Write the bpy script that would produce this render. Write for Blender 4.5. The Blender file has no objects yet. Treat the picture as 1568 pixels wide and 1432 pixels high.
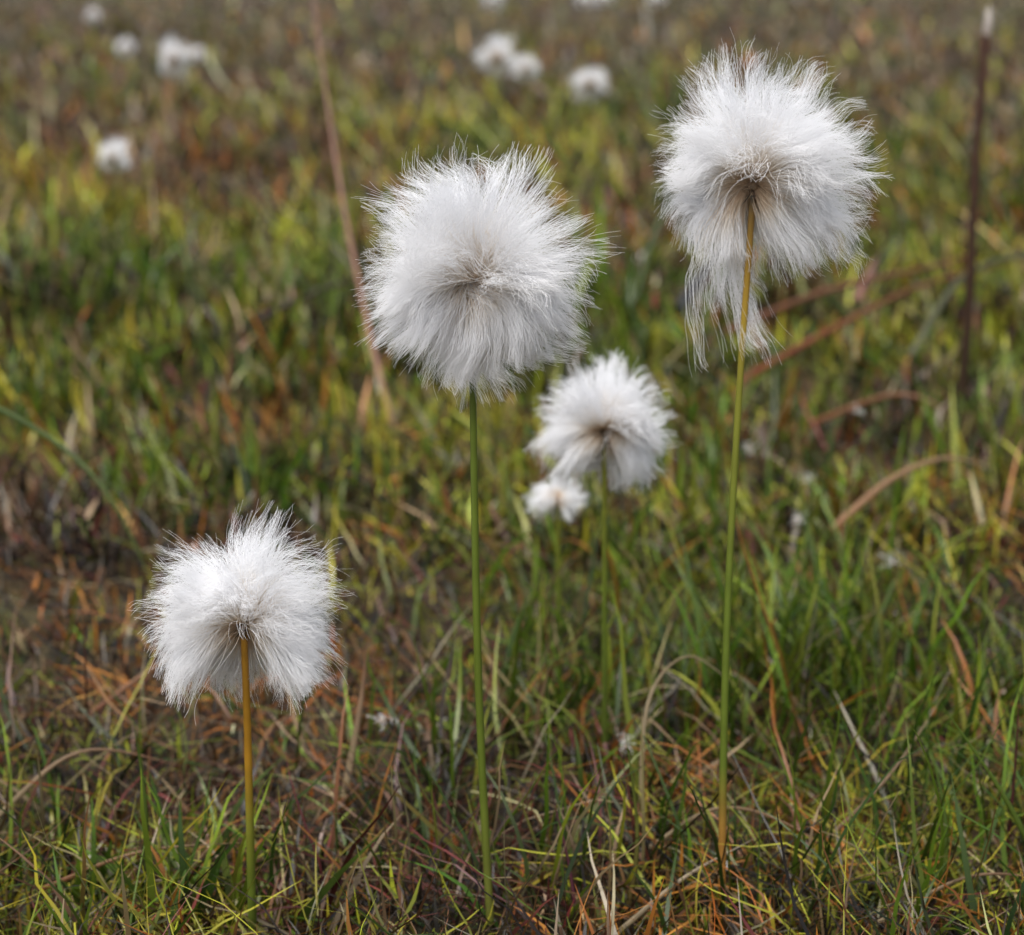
import bpy, math
import numpy as np
from mathutils import Vector

rng = np.random.default_rng(7)
scene = bpy.context.scene
scene.view_settings.view_transform = 'Standard'
scene.view_settings.look = 'None'
scene.view_settings.exposure = 0.0

# ------------------------------------------------------------------ helpers
_tabs = {}
def vnoise(x, y, scale, seed=0):
    if seed not in _tabs:
        _tabs[seed] = np.random.default_rng(1000 + seed).random((256, 256))
    T = _tabs[seed]
    x = np.asarray(x, float); y = np.asarray(y, float)
    a = .6 + seed * 1.37; ca, sa = math.cos(a), math.sin(a)
    x, y = (x * ca - y * sa) / scale + 1000.3, (x * sa + y * ca) / scale + 1000.7
    xi = np.floor(x).astype(int); yi = np.floor(y).astype(int)
    fx = x - xi; fy = y - yi
    fx = fx * fx * (3 - 2 * fx); fy = fy * fy * (3 - 2 * fy)
    a = T[xi % 256, yi % 256]; b = T[(xi + 1) % 256, yi % 256]
    c = T[xi % 256, (yi + 1) % 256]; d = T[(xi + 1) % 256, (yi + 1) % 256]
    return (a * (1 - fx) + b * fx) * (1 - fy) + (c * (1 - fx) + d * fx) * fy

def gauss(x, y, cx, cy, rx, ry):
    return np.exp(-(((x - cx) / rx) ** 2 + ((y - cy) / ry) ** 2))

def height(x, y):
    r = np.sqrt(x * x + (y - 0.4) ** 2)
    far = np.clip((r - 0.2) / 0.7, 0, 1)
    h = (vnoise(x, y, 0.035, 1) - 0.5) * 0.012 + (vnoise(x, y, 0.012, 2) - 0.5) * 0.007
    h += far * ((vnoise(x, y, 0.28, 3) - 0.5) * 0.026 + (vnoise(x, y, 0.10, 4) - 0.5) * 0.036)
    h += np.clip((r - 3) / 10, 0, 1) * (vnoise(x, y, 3.0, 5) - 0.5) * 0.15
    return h

def mesh_obj(name, verts, faces_flat, nper, cols=None, mat=None, smooth=True, parent=None):
    me = bpy.data.meshes.new(name)
    nf = len(faces_flat) // nper
    me.vertices.add(len(verts)); me.vertices.foreach_set('co', np.asarray(verts, np.float32).ravel())
    me.loops.add(len(faces_flat)); me.loops.foreach_set('vertex_index', np.asarray(faces_flat, np.int32))
    me.polygons.add(nf)
    me.polygons.foreach_set('loop_start', np.arange(nf, dtype=np.int32) * nper)
    me.polygons.foreach_set('loop_total', np.full(nf, nper, np.int32))
    if smooth: me.polygons.foreach_set('use_smooth', np.ones(nf, bool))
    me.update(calc_edges=True)
    if cols is not None:
        c4 = np.ones((len(verts), 4), np.float32); c4[:, :3] = cols
        at = me.attributes.new('Col', 'FLOAT_COLOR', 'POINT'); at.data.foreach_set('color', c4.ravel())
    ob = bpy.data.objects.new(name, me); scene.collection.objects.link(ob)
    if mat: me.materials.append(mat)
    if parent: ob.parent = parent
    return ob

# ------------------------------------------------------------------ materials
def new_mat(name):
    m = bpy.data.materials.new(name); m.use_nodes = True
    nt = m.node_tree; nt.nodes.clear()
    return m, nt, nt.nodes, nt.links

def blade_material(name, rough=0.45, trans=0.35, spec=0.5):
    m, nt, N, L = new_mat(name)
    out = N.new('ShaderNodeOutputMaterial'); at = N.new('ShaderNodeAttribute'); at.attribute_name = 'Col'
    p = N.new('ShaderNodeBsdfPrincipled'); p.inputs['Roughness'].default_value = rough
    p.inputs['Specular IOR Level'].default_value = spec
    L.new(at.outputs['Color'], p.inputs['Base Color'])
    if trans > 0:
        t = N.new('ShaderNodeBsdfTranslucent'); mx = N.new('ShaderNodeMixShader'); mx.inputs[0].default_value = trans
        L.new(at.outputs['Color'], t.inputs['Color'])
        L.new(p.outputs[0], mx.inputs[1]); L.new(t.outputs[0], mx.inputs[2]); L.new(mx.outputs[0], out.inputs[0])
    else:
        L.new(p.outputs[0], out.inputs[0])
    return m

mat_grass = blade_material('grass_blade', rough=.38, spec=.4, trans=.35)
mat_moss = blade_material('moss_leaf', rough=0.36, trans=0.0, spec=0.4)
mat_stem = blade_material('stem_skin', rough=0.4, trans=0.0, spec=0.4)
mat_bract = blade_material('bract', rough=0.7, trans=0.0, spec=0.2)

def cotton_material():
    m, nt, N, L = new_mat('cotton_hair')
    out = N.new('ShaderNodeOutputMaterial'); hi = N.new('ShaderNodeHairInfo')
    cr = N.new('ShaderNodeValToRGB'); e = cr.color_ramp.elements
    e[0].position = 0.0; e[0].color = (.70, .53, .36, 1)
    e[1].position = 0.52; e[1].color = (.98, .98, .985, 1)
    a = cr.color_ramp.elements.new(0.18); a.color = (.86, .73, .57, 1)
    b = cr.color_ramp.elements.new(0.35); b.color = (.96, .92, .86, 1)
    L.new(hi.outputs['Intercept'], cr.inputs[0])
    d = N.new('ShaderNodeBsdfDiffuse'); t = N.new('ShaderNodeBsdfTranslucent'); mx = N.new('ShaderNodeMixShader')
    mx.inputs[0].default_value = 0.4
    L.new(cr.outputs[0], d.inputs[0]); L.new(cr.outputs[0], t.inputs[0])
    L.new(d.outputs[0], mx.inputs[1]); L.new(t.outputs[0], mx.inputs[2]); L.new(mx.outputs[0], out.inputs[0])
    return m
mat_cotton = cotton_material()

def ground_material():
    m, nt, N, L = new_mat('boggy_ground')
    out = N.new('ShaderNodeOutputMaterial'); geo = N.new('ShaderNodeNewGeometry')
    p = N.new('ShaderNodeBsdfPrincipled'); p.inputs['Roughness'].default_value = .8
    n1 = N.new('ShaderNodeTexNoise'); n1.inputs['Scale'].default_value = 5; n1.inputs['Detail'].default_value = 4
    n2 = N.new('ShaderNodeTexNoise'); n2.inputs['Scale'].default_value = 90; n2.inputs['Detail'].default_value = 5
    n2.inputs['Roughness'].default_value = .7
    for n in (n1, n2): L.new(geo.outputs['Position'], n.inputs['Vector'])
    c1 = N.new('ShaderNodeValToRGB'); e = c1.color_ramp.elements
    e[0].position = .35; e[0].color = (.05, .035, .02, 1); e[1].position = .62; e[1].color = (.07, .075, .018, 1)
    x = c1.color_ramp.elements.new(.5); x.color = (.09, .06, .025, 1)
    c2 = N.new('ShaderNodeValToRGB'); e = c2.color_ramp.elements
    e[0].position = .35; e[0].color = (.12, .11, .10, 1); e[1].position = .7; e[1].color = (1.4, 1.3, 1.1, 1)
    L.new(n1.outputs['Fac'], c1.inputs[0]); L.new(n2.outputs['Fac'], c2.inputs[0])
    mul = N.new('ShaderNodeMix'); mul.data_type = 'RGBA'; mul.blend_type = 'MULTIPLY'; mul.inputs[0].default_value = 1
    L.new(c1.outputs[0], mul.inputs[6]); L.new(c2.outputs[0], mul.inputs[7]); L.new(mul.outputs[2], p.inputs['Base Color'])
    bp = N.new('ShaderNodeBump'); bp.inputs['Strength'].default_value = .8; bp.inputs['Distance'].default_value = .004
    L.new(n2.outputs['Fac'], bp.inputs['Height']); L.new(bp.outputs[0], p.inputs['Normal'])
    L.new(p.outputs[0], out.inputs[0])
    return m

# ------------------------------------------------------------------ ground
ys = np.concatenate([[-300, -80, -20, -5, -1.5, -.5, -.2], np.linspace(-.05, 1.0, 170), np.geomspace(1.01, 14, 190), [20, 35, 70, 150, 400, 900]])
xp = np.concatenate([np.linspace(0, .4, 60), np.geomspace(.41, 6, 70), [9, 15, 40, 120, 400, 900]])
xs = np.concatenate([-xp[::-1], xp[1:]])
X, Y = np.meshgrid(xs, ys)
Z = height(X, Y)
nx, ny = len(xs), len(ys)
idx = np.arange(nx * ny).reshape(ny, nx)
F = np.stack([idx[:-1, :-1], idx[:-1, 1:], idx[1:, 1:], idx[1:, :-1]], -1).reshape(-1)
mesh_obj('ground', np.stack([X, Y, Z], -1).reshape(-1, 3), F, 4, mat=ground_material())

# ------------------------------------------------------------------ blades
def blades(base, az, lean, length, width, curve, c0, c1, K=5, prof=0.8):
    n = len(base)
    t = np.linspace(0, 1, K)
    pts = np.zeros((n, K, 3)); pts[:, 0] = base
    wob = rng.normal(0, .14, (n, K)); azw = rng.normal(0, .6, n)
    for k in range(1, K):
        a = lean + curve * (t[k] ** 1.3) + wob[:, k]
        az2 = az + azw * t[k]
        d = np.stack([np.cos(az2) * np.sin(a), np.sin(az2) * np.sin(a), np.cos(a)], -1)
        pts[:, k] = pts[:, k - 1] + d * (length / (K - 1))[:, None]
    tw = rng.uniform(0, math.pi, n)
    hd = np.stack([np.cos(az), np.sin(az), np.zeros(n)], -1)
    side = np.stack([-np.sin(az), np.cos(az), np.zeros(n)], -1)
    side = side * np.cos(tw * .4)[:, None] + hd * np.sin(tw * .4)[:, None]
    w = width[:, None] * np.clip((1 - t[None] ** 2.0) ** prof, .04, 1) * (0.7 + .3 * np.minimum(t * 4, 1))[None]
    A = pts - side[:, None] * w[..., None] * .5
    B = pts + side[:, None] * w[..., None] * .5
    V = np.stack([A, B], 2).reshape(-1, 3)
    b = (np.arange(n) * K * 2)[:, None] + (np.arange(K - 1) * 2)[None]
    F = np.stack([b, b + 1, b + 3, b + 2], -1).reshape(-1)
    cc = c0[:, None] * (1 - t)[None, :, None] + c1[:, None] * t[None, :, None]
    cc = cc * rng.uniform(.75, 1.2, (n, K, 1))
    C = np.repeat(cc, 2, axis=1).reshape(-1, 3)
    return V, F, C

PAL = np.array([
    [.088, .148, .012],   # 0 fresh green
    [.175, .205, .020],   # 1 yellow green
    [.038, .070, .010],   # 2 dark green
    [.34, .125, .022],    # 3 orange
    [.125, .062, .024],   # 4 brown
    [.33, .25, .13],      # 5 straw
    [.13, .034, .026],    # 6 maroon
    [.25, .21, .155],     # 7 grey straw
    [.31, .29, .024],     # 8 yellow moss
    [.022, .015, .009],   # 9 dark litter, also used for painted gap shade
])

def greenness(x, y):
    g = 0.25 + 1.0 * (vnoise(x, y, .16, 11) - .5) + .9 * (vnoise(x, y, .05, 12) - .5)
    g += .9 * gauss(x, y, .085, .52, .08, .10) + .5 * gauss(x, y, .0, .46, .12, .06) + .35 * gauss(x, y, .1, .36, .06, .05)
    g += .4 * gauss(x, y, -.19, 1.12, .13, .16) + .6 * gauss(x, y, .08, 2.0, .18, .3) + .4 * gauss(x, y, .25, 1.3, .2, .4)
    g += .4 * gauss(x, y, -.12, .66, .05, .07) + .35 * gauss(x, y, .05, .9, .05, .08) + .3 * gauss(x, y, -.075, .36, .04, .03)
    g += .25 * gauss(x, y, -.2, .85, .1, .08)
    g -= .7 * gauss(x, y, -.42, 1.75, .25, .45) + .5 * gauss(x, y, -.1, .5, .06, .08) + .5 * gauss(x, y, .19, 1.0, .08, .1)
    g -= .3 * np.clip((y - 2.2) / 3, 0, 1)
    return np.clip(g, 0.03, 1)
def yellowness(x, y):
    v = 1.1 * np.clip(vnoise(x, y, .1, 13) - .48, 0, 1) + .8 * gauss(x, y, .09, .385, .05, .03) + .9 * gauss(x, y, -.029, .80, .05, .08)
    v += 1.0 * gauss(x, y, -.22, 1.36, .18, .09) + .9 * gauss(x, y, .03, 2.05, .10, .22) + .8 * gauss(x, y, -.18, 2.3, .13, .25)
    v += .7 * gauss(x, y, .22, .95, .07, .06) + .5 * gauss(x, y, -.20, .80, .05, .05)
    return np.clip(v, 0, 1)

def sample_zone(n, y0, y1, wmul=.36, pad=.06):
    q = rng.uniform(0, 1, n)
    y = 1 / (1 / y0 + q * (1 / y1 - 1 / y0))
    x = rng.uniform(-1, 1, n) * (y * wmul + pad)
    return x, y

def pick(prob):
    c = np.cumsum(prob, 1); c /= c[:, -1:]
    return (rng.uniform(0, 1, (len(prob), 1)) > c).sum(1).clip(0, prob.shape[1] - 1)

def jitter(col, s=.22):
    n = len(col)
    return np.clip(col * np.exp(rng.normal(0, s, (n, 1))) * (1 + rng.normal(0, .08, (n, 3))), .004, .6)

def push(store, VFC):
    V, F, C = VFC
    off = sum(len(v) for v in store[0])
    store[0].append(V); store[1].append(F + off); store[2].append(C)

grass = ([], [], []); moss = ([], [], [])

def litter(n, y0, y1, lmin, lmax, w0, w1, K=3, zmax=.005, lean0=.2):
    x, y = sample_zone(n, y0, y1)
    g = greenness(x, y); yl = yellowness(x, y); p2 = vnoise(x, y, .06, 21); p3 = vnoise(x, y, .3, 22)
    gap_shade = vnoise(x, y, .045, 23)
    P = np.zeros((n, 10)); fr = np.clip((y - 1.8) / 3, 0, 1)  # far share: strawier ground with distance, muted further as painted-in haze
    P[:, 0] = .45 * g; P[:, 1] = .6 * g + .08; P[:, 2] = .35 * g + .02; P[:, 3] = .75 * (1 - g) * (p2 > .52) * (1 - .5 * fr) + .03
    P[:, 4] = .5 * (1 - g) + .05; P[:, 5] = .11 + .4 * fr + .25 * (p3 > .6); P[:, 6] = .34 * (1 - g) * (p2 < .42) * (1 - .5 * fr) + .02; P[:, 7] = .06 + .3 * fr
    P[:, 8] = 3.4 * yl; P[:, 9] = .40 + 1.3 * (gap_shade < .36) * np.clip(1 - (y - .5) / .8, 0, 1)  # extra near-black blades paint shaded gaps into the near litter
    c = jitter(PAL[pick(P)], .45)
    ln = rng.uniform(lmin, lmax, n) * (.7 + .35 * y ** .5); w = rng.uniform(w0, w1, n) * (.6 + .6 * y)
    z = height(x, y) + rng.uniform(-.002, zmax, n)
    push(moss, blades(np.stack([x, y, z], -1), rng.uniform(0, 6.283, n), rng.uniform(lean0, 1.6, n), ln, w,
                      rng.uniform(-.7, 1.2, n), c * .4, c * 1.15, K=K))  # foot of each blade coloured darker, painting shade into the gaps
litter(68000, .22, 1.2, .004, .014, .0006, .0017)
litter(16000, .6, 1.5, .010, .028, .0012, .0030, zmax=.008)
litter(12000, .22, 1.6, .015, .045, .0004, .0015, K=6, zmax=.010, lean0=.7)
litter(50000, .9, 10, .012, .034, .0018, .0040)
litter(9000, 1.0, 6, .03, .08, .0010, .0026, K=6, zmax=.012, lean0=.7)

def stand(n, y0, y1, lmin, lmax, wmin, wmax, gbias=0, clump=.018, K=6, leanmax=.7):
    x, y = sample_zone(n, y0, y1)
    ncl = max(20, n // 12)
    cx, cy = sample_zone(ncl, y0, y1)
    keep = rng.uniform(0, 1, ncl) < (.12 + .88 * greenness(cx, cy)) * (1 - .75 * yellowness(cx, cy)); cx = cx[keep]; cy = cy[keep]
    k = rng.integers(0, len(cx), n)
    tuft = rng.uniform(0, 1, n) < .76
    s = clump * (.6 + .5 * cy[k])
    x = np.where(tuft, cx[k] + rng.normal(0, 1, n) * s * .5, x); y = np.where(tuft, cy[k] + rng.normal(0, 1, n) * s * .5, y)
    y = np.maximum(y, .12)
    g = np.clip(greenness(x, y) + gbias, 0.05, 1); fr = np.clip((y - 1.8) / 3, 0, 1)  # far blades shift to straw and grey, partly haze put into colour
    P = np.zeros((n, 10))
    P[:, 0] = .8 * g; P[:, 1] = .45 * g + .05; P[:, 2] = .6 * g; P[:, 3] = .22 * (1 - g) + .04
    P[:, 4] = .26 * (1 - g) + .04; P[:, 5] = .15 * (1 - g) + .06 + .3 * fr; P[:, 6] = .18 * (1 - g) + .03; P[:, 7] = .08 + .25 * fr
    pi = pick(P); c = jitter(PAL[pi], .32)
    tipmix = (rng.uniform(0, 1, n) < .25)[:, None]
    tip = np.where(tipmix, jitter(PAL[rng.choice([3, 5, 4], n)]), c * 1.3)
    big = vnoise(cx[k], cy[k], .11, 31)
    ln = (lmin + (lmax - lmin) * rng.beta(1.5, 2.6, n)) * (.55 + .5 * g) * (.6 + .9 * big)
    dead = np.isin(pi, [3, 4, 5, 6, 7])
    ln = np.where(y < .34, np.minimum(ln, .022 + .14 * np.maximum(y - .12, 0)), ln)
    w = rng.uniform(wmin, wmax, n) * (.8 + .25 * y)
    lean = np.abs(rng.normal(0, .55, n)) * leanmax / .5 + np.where(dead, rng.uniform(0, 1.2, n), 0)
    z = height(x, y) - .002
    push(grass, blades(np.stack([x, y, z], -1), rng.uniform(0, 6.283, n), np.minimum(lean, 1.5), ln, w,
                       rng.uniform(-.1, 1.4, n), c * .45, tip, K=K))  # darker blade feet stand in for shade low in the tufts
stand(6000, .25, .75, .018, .070, .0007, .0021)
stand(5500, .6, 1.6, .022, .075, .0013, .0034)
stand(5200, 1.3, 4, .03, .085, .0018, .0048)
stand(6000, 3.5, 13, .03, .10, .0022, .006, gbias=-.05)
def patch(n, cx, cy, rx, ry, lmin, lmax, cols, wmin=.0007, wmax=.0015):
    x = rng.normal(cx, rx, n); y = rng.normal(cy, ry, n)
    c = jitter(PAL[rng.choice(cols, n)], .3) * 1.15
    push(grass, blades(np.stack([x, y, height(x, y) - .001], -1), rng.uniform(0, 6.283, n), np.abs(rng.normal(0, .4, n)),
                       rng.uniform(lmin, lmax, n), rng.uniform(wmin, wmax, n), rng.uniform(0, 1.0, n), c * .45, c * 1.35, K=7))  # shade at the blade feet is put into the colour
patch(330, .085, .50, .035, .04, .022, .055, [0, 0, 0, 1, 1, 2], .0008, .002)
patch(100, .02, .47, .03, .03, .02, .045, [0, 0, 1, 2, 5], .0008, .0018)
patch(60, -.075, .375, .012, .012, .02, .038, [0, 0, 2, 2, 1], .0014, .0028)
patch(50, -.21, 1.02, .04, .04, .03, .08, [0, 0, 1, 2], .003, .005)
patch(50, -.17, .86, .05, .04, .02, .06, [0, 1, 2, 4, 5], .0018, .0036)
patch(40, -.22, .80, .03, .03, .02, .06, [0, 1, 2], .0018, .0036)
patch(50, .05, 1.02, .03, .05, .03, .085, [0, 0, 1, 2], .003, .005)
patch(50, -.10, .68, .03, .03, .025, .055, [0, 1, 2], .0016, .003)
patch(40, .16, .75, .04, .05, .025, .06, [0, 1, 2], .0016, .003)
patch(90, .100, .375, .028, .02, .03, .062, [0, 0, 2, 2, 1], .0007, .0015)
patch(70, .035, .37, .03, .01, .02, .048, [0, 0, 1, 2, 5], .0007, .0014)
patch(60, -.03, .38, .05, .015, .02, .048, [0, 2, 4, 6, 5], .0007, .0014)
patch(40, .02, .60, .02, .03, .03, .055, [0, 0, 2], .0012, .0024)

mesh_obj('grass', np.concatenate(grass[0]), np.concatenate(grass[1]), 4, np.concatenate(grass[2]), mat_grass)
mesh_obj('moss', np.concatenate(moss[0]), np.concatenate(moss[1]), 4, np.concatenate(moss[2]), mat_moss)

# ------------------------------------------------------------------ tubes / ribbons along a path
def catmull(P, m=8):
    P = np.asarray(P, float)
    P = np.vstack([2 * P[0] - P[1], P, 2 * P[-1] - P[-2]])
    out = []
    for i in range(1, len(P) - 2):
        for t in np.linspace(0, 1, m, endpoint=False):
            a, b, c, d = P[i - 1], P[i], P[i + 1], P[i + 2]
            out.append(.5 * ((2 * b) + (c - a) * t + (2 * a - 5 * b + 4 * c - d) * t * t + (3 * b - a - 3 * c + d) * t ** 3))
    out.append(P[-2]); return np.array(out)

def tube(name, path, r0, r1, colstops, mat, parent=None, sides=10, flat=1.0, m=8, taper_tip=False, bump=0.0):
    C = catmull(path, m); n = len(C)
    T = np.gradient(C, axis=0); T /= np.linalg.norm(T, axis=1)[:, None]
    ref = np.array([0, 1.0, 0]) if abs(T[0][1]) < .8 else np.array([0, 0, 1.0])
    U = np.cross(T, ref); U /= np.linalg.norm(U, axis=1)[:, None]; W = np.cross(T, U)
    s = np.linspace(0, 1, n); r = r0 + (r1 - r0) * s
    if taper_tip: r = r * np.clip((1 - s ** 3), .03, 1)
    r = r * (1 + bump * rng.normal(0, 1, n))
    a = np.linspace(0, 2 * math.pi, sides, endpoint=False)
    V = C[:, None] + (U[:, None] * np.cos(a)[None, :, None] + W[:, None] * flat * np.sin(a)[None, :, None]) * r[:, None, None]
    st = np.array([q[0] for q in colstops]); cc = np.array([q[1] for q in colstops])
    col = np.stack([np.interp(s, st, cc[:, k]) for k in range(3)], -1)
    col = col * rng.uniform(.88, 1.1, (n, 1))
    col = np.repeat(col, sides, axis=0)
    i = np.arange(n - 1)[:, None] * sides; j = np.arange(sides)[None]; j2 = (j + 1) % sides
    F = np.stack([i + j, i + j2, i + sides + j2, i + sides + j], -1).reshape(-1)
    return mesh_obj(name, V.reshape(-1, 3), F, 4, col, mat, parent=parent)

# ------------------------------------------------------------------ cottongrass
def norm(v): return v / np.maximum(np.linalg.norm(v, axis=-1, keepdims=True), 1e-9)

def hair_obj(name, pts, rad, parent):
    n, K, _ = pts.shape
    cu = bpy.data.hair_curves.new(name)
    cu.add_curves([K] * n)
    cu.attributes['position'].data.foreach_set('vector', pts.astype(np.float32).ravel())
    at = cu.attributes.get('radius') or cu.attributes.new('radius', 'FLOAT', 'POINT')
    at.data.foreach_set('value', rad.astype(np.float32).ravel())
    cu.materials.append(mat_cotton)
    ob = bpy.data.objects.new(name, cu); scene.collection.objects.link(ob); ob.parent = parent
    return ob

def cotton_hairs(c, axis, L4, n, seed, thmax=125, grav=.35, rad=.000045, K=13, nclump=110, clumpk=.55, locks=(), swirl=.0030, scale=1.0, wisp=.66, bendk=.27, lvar=.77):
    """locks: list of (count, start_dir, end_dir, length, spread)"""
    R = np.random.default_rng(seed)
    axis = norm(np.array(axis, float))
    up, dn, lf, rt = L4
    e1 = norm(np.cross(axis, [0, 0, 1.0])); e2 = np.cross(e1, axis)
    def dirs(m):
        ct = R.uniform(math.cos(math.radians(thmax)), 1, m); th = np.arccos(ct); ph = R.uniform(0, 2 * math.pi, m)
        return th, ph
    def vec(th, ph): return axis * np.cos(th)[:, None] + (e1 * np.cos(ph)[:, None] + e2 * np.sin(ph)[:, None]) * np.sin(th)[:, None]
    flare = lambda th: np.where(th > math.radians(75), th - (th - math.radians(75)) * .5, th)
    cth, cph = dirs(nclump); cd = vec(cth, cph); cd1 = norm(vec(flare(cth), cph) + R.normal(0, .14, (nclump, 3)))
    clen = R.uniform(lvar, 1.07, nclump); chv = np.clip(R.normal(1, .42, nclump), .1, 2.0)
    cbend = R.normal(0, bendk, (nclump, 3))
    th, ph = dirs(n); d0 = vec(th, ph)
    sim = d0 @ cd.T + R.normal(0, .045, (n, nclump)); k = sim.argmax(1)
    d1 = vec(flare(th), ph)
    ck = (clumpk * R.uniform(.0, 1.35, n))[:, None]
    d1 = norm(d1 * (1 - ck) + cd1[k] * ck)
    Ld = up * np.maximum(d1[:, 2], 0) ** 2 + dn * np.maximum(-d1[:, 2], 0) ** 2 + lf * np.maximum(-d1[:, 0], 0) ** 2 + rt * np.maximum(d1[:, 0], 0) ** 2 \
        + (.5 * (up + lf)) * d1[:, 1] ** 2
    Ln = Ld * clen[k] * (1 - .30 * R.random(n) ** 1.5) * 1.08
    fly = R.random(n) < .03; Ln = np.where(fly, Ln * R.uniform(1.0, 1.12, n), Ln)
    hv = chv[k] * np.clip(R.normal(1, .25, n), .3, 2); bend = cbend[k] + R.normal(0, .10, (n, 3))
    for (nt, sd, ed, tl, sp) in locks:
        a = norm(np.array(sd, float) + R.normal(0, sp, (nt, 3))); b = norm(np.array(ed, float) + R.normal(0, sp * .6, (nt, 3)))
        d0 = np.vstack([d0, a]); d1 = np.vstack([d1, b]); Ln = np.concatenate([Ln, tl * (1 - .5 * R.random(nt) ** 1.3)])
        fly = np.concatenate([fly, R.random(nt) < .1]); hv = np.concatenate([hv, np.clip(R.normal(1, .3, nt), .3, 2)])
        bend = np.vstack([bend, R.normal(0, .14, (nt, 3))]); n += nt
    t = np.linspace(0, 1, K)
    pts = np.zeros((n, K, 3))
    r0 = R.uniform(.0005, .0030, n)[:, None] * scale
    pts[:, 0] = np.array(c) + d0 * r0
    amp = R.normal(0, .16, (n, 3)) * np.where(fly, 2.4, 1)[:, None]; fr = R.uniform(2, 9, n); phs = R.uniform(0, 6.28, n)
    for q in range(1, K):
        s = t[q]
        d = d0 * (1 - s) ** 1.3 + d1 * (1 - (1 - s) ** 1.3)
        horiz = np.sqrt(np.maximum(1 - d[:, 2:3] ** 2, 0))
        d = d + np.array([0, 0, -1.0]) * grav * (s ** 1.4) * hv[:, None] * (.4 + .6 * horiz) + bend * s + amp * (s ** .7) * np.sin(fr * s + phs)[:, None]
        pts[:, q] = pts[:, q - 1] + norm(d) * (Ln / (K - 1))[:, None]
    G = max(10, n // 12); gi = R.choice(n, G, replace=False)
    feat = np.hstack([pts[:, K // 2] - np.array(c), (pts[:, -1] - np.array(c)) * .6])
    fg = feat[gi]
    d2 = (feat ** 2).sum(1)[:, None] + (fg ** 2).sum(1)[None] - 2 * feat @ fg.T
    near = gi[d2.argmin(1)]
    kk = wisp * np.clip(R.normal(.75, .35, n), 0, 1.1) * np.where(fly, .1, 1)
    pg = pts[near]
    pts = pts + (pg - pts) * (kk[:, None] * t[None] ** 1.3)[..., None]
    for wl, am in ((.020, 1.0), (.009, .5), (.0045, .2)):
        for _ in range(3):
            kv = norm(R.normal(0, 1, 3)) * 6.283 / (wl * scale); pv = norm(R.normal(0, 1, 3)); f0 = R.uniform(0, 6.28)
            pts += (np.sin(pts @ kv + f0) * (t[None] ** 1.5))[..., None] * pv * swirl * am * .5 * scale
    rr = rad * R.uniform(.7, 1.3, n)[:, None] * (1 - .66 * t[None])
    return pts, rr

def receptacle(c, size, seed, parent, face):
    R = np.random.default_rng(seed + 50)
    n = 30
    face = norm(np.array(face, float)); e1 = norm(np.cross(face, [0, 0, 1.0])); e2 = np.cross(e1, face)
    V, F, C = [], [], []
    for i in range(7):
        for j in range(10):
            th = math.pi * (i + .0) / 6; ph = 2 * math.pi * j / 10
            rr = size * (.5 + .08 * R.random())
            V.append(np.array(c) + rr * (face * math.cos(th) + math.sin(th) * (e1 * math.cos(ph) + e2 * math.sin(ph)))); C.append(np.array([.32, .23, .15]) * R.uniform(.6, 1.2))
    for i in range(6):
        for j in range(10):
            F += [i * 10 + j, i * 10 + (j + 1) % 10, (i + 1) * 10 + (j + 1) % 10, (i + 1) * 10 + j]
    for b in range(n):
        th = R.uniform(.15, 1.7); ph = R.uniform(0, 6.283)
        d = face * math.cos(th) + math.sin(th) * (e1 * math.cos(ph) + e2 * math.sin(ph))
        d = d / np.linalg.norm(d); s = norm(np.cross(d, R.normal(0, 1, 3))); l = size * R.uniform(.4, 1.3); w = size * R.uniform(.08, .24)
        base = np.array(c) + d * size * .5; bend = R.normal(0, .3, 3)
        col = np.array([[.16, .11, .08], [.30, .21, .13], [.45, .35, .24], [.05, .04, .035], [.55, .43, .32]][R.integers(0, 5)])
        o = len(V)
        for k, (tt, ww) in enumerate([(0, .6), (.4, 1), (.75, .6), (1, .06)]):
            p = base + (d + bend * tt) * l * tt
            V += [p - s * w * ww * .5, p + s * w * ww * .5]; C += [col, col]
        for k in range(3): F += [o + 2 * k, o + 2 * k + 1, o + 2 * k + 3, o + 2 * k + 2]
    mesh_obj('bracts', np.array(V), F, 4, np.array(C), mat_bract, parent=parent)

GREEN = (.11, .15, .018); YG = (.20, .20, .025); OR = (.48, .235, .022); BRN = (.22, .085, .022); DK = (.065, .09, .014)
def cottongrass(c, base, L4, n, seed, axis=(0, .85, .5), r=.00075, stops=None, mid=None, stem_front=0.0, rec=.0024, **kw):
    e = bpy.data.objects.new('cottongrass', None); e.empty_display_size = .01
    scene.collection.objects.link(e)
    c = np.array(c, float); b = np.array(base, float); b[2] = height(b[0], b[1]) - .003
    m = (c + b) / 2 + (np.array(mid) if mid is not None else 0)
    f = np.array([0, -stem_front, -.002])
    path = [b, b * .72 + c * .28 + (m - (c + b) / 2) * .8, m, b * .25 + c * .75 + (m - (c + b) / 2) * .6, c + f]
    tube('stem', path, r * 1.15, r * .85, stops or [(0, DK), (.3, GREEN), (1, YG)], mat_stem, parent=e, m=10, bump=.02)
    p, rr = cotton_hairs(c, axis, L4, n, seed, **kw)
    hair_obj('cotton_tuft', p, rr, e)
    receptacle(c + np.array([0, -.0008, -.0004]), rec, seed, e, (-axis[0], -axis[1], -axis[2] * .6))
    return e

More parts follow.
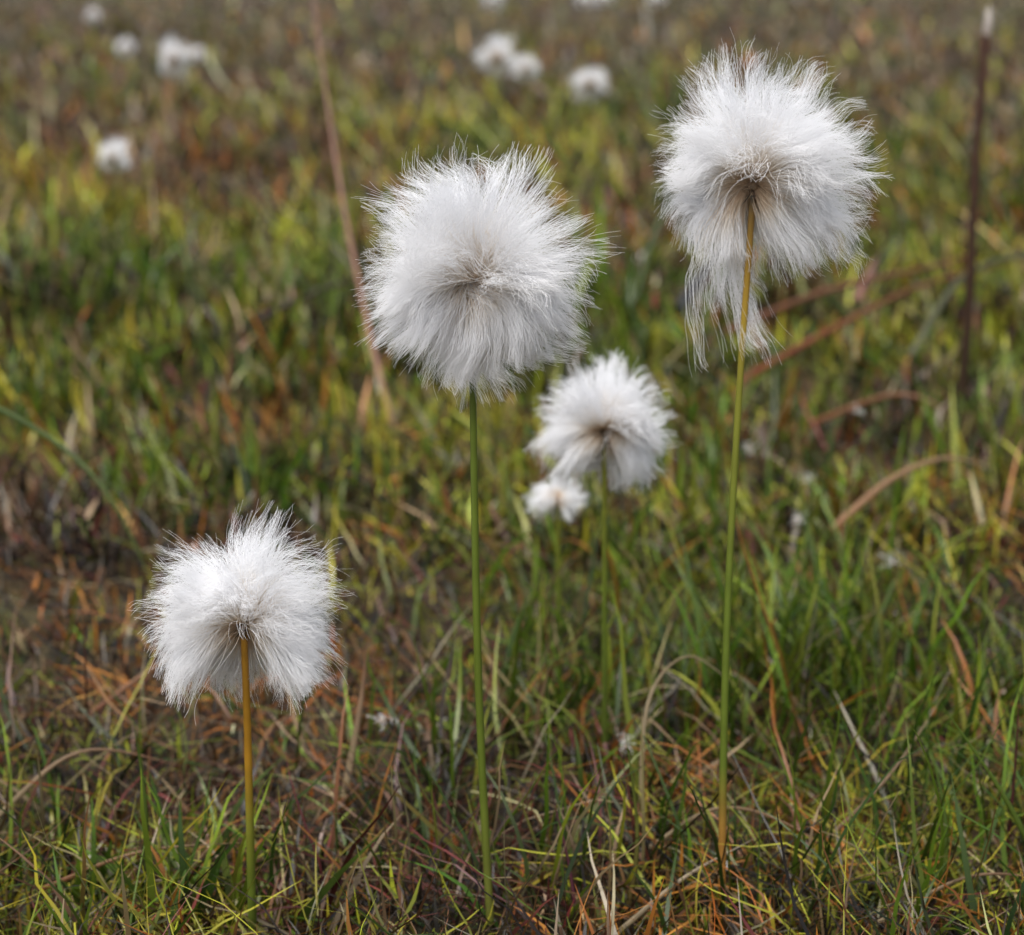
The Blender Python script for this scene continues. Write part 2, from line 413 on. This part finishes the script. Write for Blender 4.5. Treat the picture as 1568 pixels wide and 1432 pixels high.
# axes tilt up and away so the root of each tuft shows low on its near side
cottongrass((-.0075, .3519, .1410), (-.0042, .357, 0), (.0258, .0195, .0172, .0208), 11500, 1, axis=(.06, .76, .60), thmax=131, grav=.68, rec=.0015,
            locks=[(700, (-.7, -.75, -.15), (-.75, -.15, -.75), .0195, .28), (700, (.7, -.75, -.15), (.75, -.15, -.75), .0195, .28),
                   (900, (0, -.7, -.7), (0.03, .0, -1), .0185, .38), (220, (.15, -.2, -1), (.35, 0, -1), .0220, .2), (120, (-.1, -.2, -1), (-.1, 0, -1), .0225, .12),
                   (350, (0, -1, .1), (0, -.5, -.6), .0075, .6)],
            stops=[(0, (.15, .15, .03)), (.25, GREEN), (.8, GREEN), (1, DK)], mid=(-.001, 0, 0))
cottongrass((.0465, .3713, .1573), (.0443, .3646, 0), (.0244, .0135, .0150, .0215), 10800, 2, axis=(.26, .78, .54), thmax=120, grav=.58, stem_front=.0015, rec=.0021,
            locks=[(190, (-.62, -.15, -.55), (.20, -.02, -1), .0275, .09), (210, (-.42, .0, -.8), (.50, 0, -1), .0350, .055), (50, (-.85, 0, -.5), (.35, -.1, -1), .039, .08),
                   (500, (.5, -.35, -.6), (.6, .0, -.8), .018, .25), (130, (.9, 0, -.2), (.75, 0, -.65), .028, .12), (300, (-.9, 0, -.1), (-.2, 0, -.8), .019, .15)],
            stops=[(0, BRN), (.14, (.30, .15, .03)), (.22, GREEN), (.5, GREEN), (.75, YG), (.88, (.40, .24, .03)), (.97, (.28, .16, .03)), (1, (.06, .05, .04))], mid=(-.0015, 0, 0))
cottongrass((-.0503, .3398, .0785), (-.053, .352, 0), (.0200, .0162, .0168, .0182), 9800, 3, axis=(.02, .78, .60), thmax=124, grav=.78, stem_front=.0015, rec=.0021,
            locks=[(650, (-.8, -.4, .1), (-.6, -.1, -.8), .020, .22), (700, (.8, -.45, .1), (.45, -.1, -.9), .0195, .22), (380, (0, .5, -.6), (.05, .1, -1), .0160, .25)],
            stops=[(0, DK), (.25, GREEN), (.45, YG), (.65, OR), (1, (.46, .23, .03))], r=.0008)
cottongrass((.0222, .4466, .0895), (.0235, .447, 0), (.0184, .0140, .0148, .0148), 5600, 4, axis=(.05, .82, .5), thmax=124, grav=.6, rad=.00006,
            locks=[(400, (-.6, -.5, -.3), (-.6, 0, -.9), .0165, .25), (250, (.6, -.5, -.3), (.5, 0, -.9), .0145, .25)],
            stops=[(0, DK), (.5, GREEN), (1, YG)], r=.0007, rec=.0022, nclump=80)
cottongrass((.0130, .529, .0490), (.014, .532, 0), (.0072, .006, .0082, .0082), 1300, 5, axis=(0, .4, .9), thmax=150, rad=.00006, rec=.0008, nclump=12, scale=.5)
far = [((-.0122, 1.738, .112), .0185), ((.0143, 1.939, .092), .0125), ((.0697, 1.732, .090), .0155), ((-.3364, 1.941, .100), .0140),
       ((-.607, 3.068, .060), .015), ((-.494, 3.065, .0485), .012), ((-.2706, 1.311, .067), .0105), ((-.767, 3.595, .0926), .013),
       ((-.035, 3.602, .1215), .019), ((.133, 3.60, .122), .016), ((.175, 3.7, .122), .015), ((.264, 3.6, .123), .016)]
for i, (c, s) in enumerate(far):
    zz = 1.6 if i == 3 else 1.0
    cottongrass(c, (c[0] + rng.uniform(-.01, .01), c[1] + rng.uniform(-.01, .01), 0), (s * 1.1 * zz, s * zz, s, s), 1300, 20 + i, axis=(rng.uniform(-.2, .2), .75, .6), thmax=138,
                rad=.00014, K=7, nclump=24, rec=.0022, wisp=.3)

# ------------------------------------------------------------------ individual stalks, dead blades, twigs
PINK = (.28, .14, .09); TAN = (.36, .28, .16)
tube('dead_grass_stalk', [(-.0485, .785, -.002), (-.0535, .79, .018), (-.0629, .81, .0514), (-.0754, .84, .104), (-.0908, .9, .180), (-.096, .93, .215)],
     .0015, .0010, [(0, (.42, .28, .13)), (.3, PINK), (1, (.18, .09, .065))], mat_stem, taper_tip=True)
e = bpy.data.objects.new('brown_rush_stem', None); scene.collection.objects.link(e)
tube('stem', [(.197, .82, -.003), (.1985, .82, .05), (.1975, .82, .11), (.1985, .82, .168)], .0028, .0017,
     [(0, (.035, .022, .012)), (1, (.07, .03, .02))], mat_stem, parent=e)
tube('bud', [(.1985, .82, .166), (.199, .82, .172), (.199, .82, .180)], .0016, .0024, [(0, (.3, .24, .2)), (1, (.55, .5, .45))], mat_stem, taper_tip=True, parent=e)

def ribbon(name, path, w, c0, c1):
    return tube(name, path, w, w * .5, [(0, c0), (1, c1)], mat_grass, sides=6, flat=.35, taper_tip=True)
RED = (.30, .09, .045)
ribbon('dead_grass_blade', [(.098, .80, .024), (.14, .83, .040), (.19, .87, .054), (.26, .92, .060)], .0018, RED, (.3, .16, .08))
ribbon('dead_grass_blade', [(.130, 1.06, .030), (.155, 1.08, .060), (.195, 1.10, .070), (.25, 1.10, .045)], .0022, (.28, .13, .09), PINK)
ribbon('dead_grass_blade', [(.10, .88, .030), (.15, .90, .046), (.21, .93, .054), (.25, .97, .060)], .0018, (.22, .09, .05), (.3, .16, .1))
ribbon('dead_grass_blade', [(.17, .93, .036), (.177, .935, .050), (.18, .935, .058)], .0026, (.36, .18, .13), (.42, .26, .22))
ribbon('dead_grass_blade', [(.105, .60, .018), (.125, .61, .032), (.145, .62, .037), (.165, .63, .031)], .0015, (.38, .2, .1), (.5, .36, .22))
ribbon('dead_grass_blade', [(.12, .74, .020), (.15, .73, .034), (.17, .72, .030)], .0014, (.28, .11, .05), (.36, .2, .12))
ribbon('dead_grass_blade', [(-.11, .46, .010), (-.09, .47, .022), (-.07, .48, .026)], .0008, (.3, .12, .06), TAN)
ribbon('dead_grass_blade', [(.030, .385, .010), (.045, .388, .018), (.06, .385, .016), (.078, .375, .007)], .0006, TAN, (.3, .14, .07))
ribbon('dead_grass_blade', [(.022, .355, .006), (.036, .365, .013), (.052, .372, .019)], .0007, TAN, (.6, .5, .38))
ribbon('dead_grass_blade', [(-.04, .42, .006), (-.036, .425, .028), (-.034, .425, .045)], .0010, TAN, PINK)
ribbon('dead_grass_blade', [(.03, .41, .004), (.032, .42, .03), (.042, .43, .038), (.054, .425, .032)], .0006, TAN, TAN)
ribbon('dead_grass_blade', [(-.12, .40, .008), (-.10, .41, .022), (-.075, .415, .016)], .0007, TAN, PINK)
ribbon('dead_grass_blade', [(.065, .39, .004), (.085, .40, .020), (.100, .41, .038)], .0006, PINK, TAN)
ribbon('dead_grass_blade', [(-.10, .37, .008), (-.08, .375, .014), (-.055, .372, .018)], .0006, (.3, .12, .05), TAN)
ribbon('dead_grass_blade', [(.075, .355, .008), (.095, .36, .016), (.115, .362, .014)], .0006, TAN, PINK)
ribbon('grass_blade', [(-.19, .56, .075), (-.155, .55, .072), (-.12, .53, .055), (-.10, .52, .02)], .0014, (.06, .10, .03), (.12, .16, .04))
ribbon('grass_blade', [(.118, .40, .0), (.119, .395, .035), (.118, .39, .066)], .0010, DK, (.14, .20, .03))
ribbon('grass_blade', [(.118, .37, .0), (.106, .375, .025), (.090, .38, .048)], .0009, DK, (.11, .17, .02))
ribbon('grass_blade', [(.093, .375, .0), (.094, .38, .018), (.091, .385, .034)], .0008, DK, (.09, .15, .02))
ribbon('grass_blade', [(.024, .368, .0), (.0265, .37, .02), (.0235, .372, .045)], .0007, (.16, .1, .04), (.11, .17, .02))
ribbon('grass_blade', [(-.079, .372, .0), (-.078, .374, .025), (-.080, .376, .045)], .0008, DK, (.08, .12, .02))
ribbon('grass_blade', [(.065, 1.0, .02), (.078, 1.02, .06), (.10, 1.04, .078), (.13, 1.05, .074)], .0022, DK, (.12, .17, .09))
ribbon('grass_blade', [(.17, .80, .035), (.20, .84, .062), (.24, .87, .068), (.28, .88, .06)], .0018, (.16, .16, .09), (.13, .16, .09))
ribbon('reddish_stem', [(.109, .385, .0), (.1095, .385, .03), (.109, .385, .052)], .0004, (.08, .02, .025), (.1, .03, .03))
ribbon('reddish_stem', [(.014, .365, .0), (.012, .37, .014), (.008, .375, .030)], .0005, (.13, .03, .05), (.1, .035, .04))
tube('twig', [(-.13, .93, .024), (-.10, .95, .036), (-.062, .97, .046)], .0020, .001, [(0, (.03, .02, .015)), (1, (.04, .025, .02))], mat_stem, taper_tip=True, bump=.1)
tube('twig', [(.085, .96, .026), (.105, .99, .046), (.135, 1.03, .064), (.16, 1.06, .072)], .0030, .0014, [(0, (.03, .03, .033)), (1, (.03, .02, .02))], mat_stem, taper_tip=True, bump=.1)

# loose cotton caught in the grass
e = bpy.data.objects.new('loose_cotton_wisps', None); scene.collection.objects.link(e)
P_, R_ = [], []
spots = [(-.031, .43, .022), (.027, .425, .018), (.1, .62, .030), (.085, .66, .030), (.09, .58, .028), (.13, .7, .035), (.235, .86, .05), (.11, .53, .03)]
for i, s in enumerate(spots):
    m = 18; L_ = rng.uniform(.001, .003, m)
    d = norm(rng.normal(0, 1, (m, 3))); t = np.linspace(0, 1, 5)
    pp = np.array(s) + rng.normal(0, .0010, (m, 1, 3)) + d[:, None] * L_[:, None, None] * t[None, :, None] + rng.normal(0, .0003, (m, 5, 3))
    P_.append(pp); R_.append(np.full((m, 5), .00006))
hair_obj('wisps', np.concatenate(P_), np.concatenate(R_), e)

# ------------------------------------------------------------------ light
sun_el, sun_az = math.radians(62), math.radians(205)
w = bpy.data.worlds.new('World'); scene.world = w; w.use_nodes = True
N = w.node_tree.nodes; L = w.node_tree.links; N.clear()
sky = N.new('ShaderNodeTexSky'); sky.sky_type = 'NISHITA'; sky.sun_disc = False
sky.sun_elevation = sun_el; sky.sun_rotation = sun_az; sky.dust_density = 4; sky.air_density = 1
hs = N.new('ShaderNodeHueSaturation'); hs.inputs['Saturation'].default_value = .6
bg = N.new('ShaderNodeBackground'); bg.inputs['Strength'].default_value = .15
wo = N.new('ShaderNodeOutputWorld')
L.new(sky.outputs[0], hs.inputs['Color']); L.new(hs.outputs[0], bg.inputs[0]); L.new(bg.outputs[0], wo.inputs[0])
sl = bpy.data.lights.new('sun', 'SUN'); sl.energy = 2.95; sl.angle = math.radians(45); sl.color = (1, .985, .965)
so = bpy.data.objects.new('sun', sl); scene.collection.objects.link(so)
dv = Vector((math.sin(sun_az) * math.cos(sun_el), math.cos(sun_az) * math.cos(sun_el), math.sin(sun_el)))
so.rotation_euler = (-dv).to_track_quat('-Z', 'Y').to_euler()

# ------------------------------------------------------------------ camera
cd = bpy.data.cameras.new('camera'); cd.lens = 67.2; cd.sensor_width = 36; cd.clip_start = .01; cd.clip_end = 2000
cam = bpy.data.objects.new('camera', cd); scene.collection.objects.link(cam)
cam.location = (0, 0, .2); cam.rotation_euler = (math.radians(75), 0, 0)
cd.dof.use_dof = True; cd.dof.focus_distance = .352; cd.dof.aperture_fstop = 19
scene.camera = cam
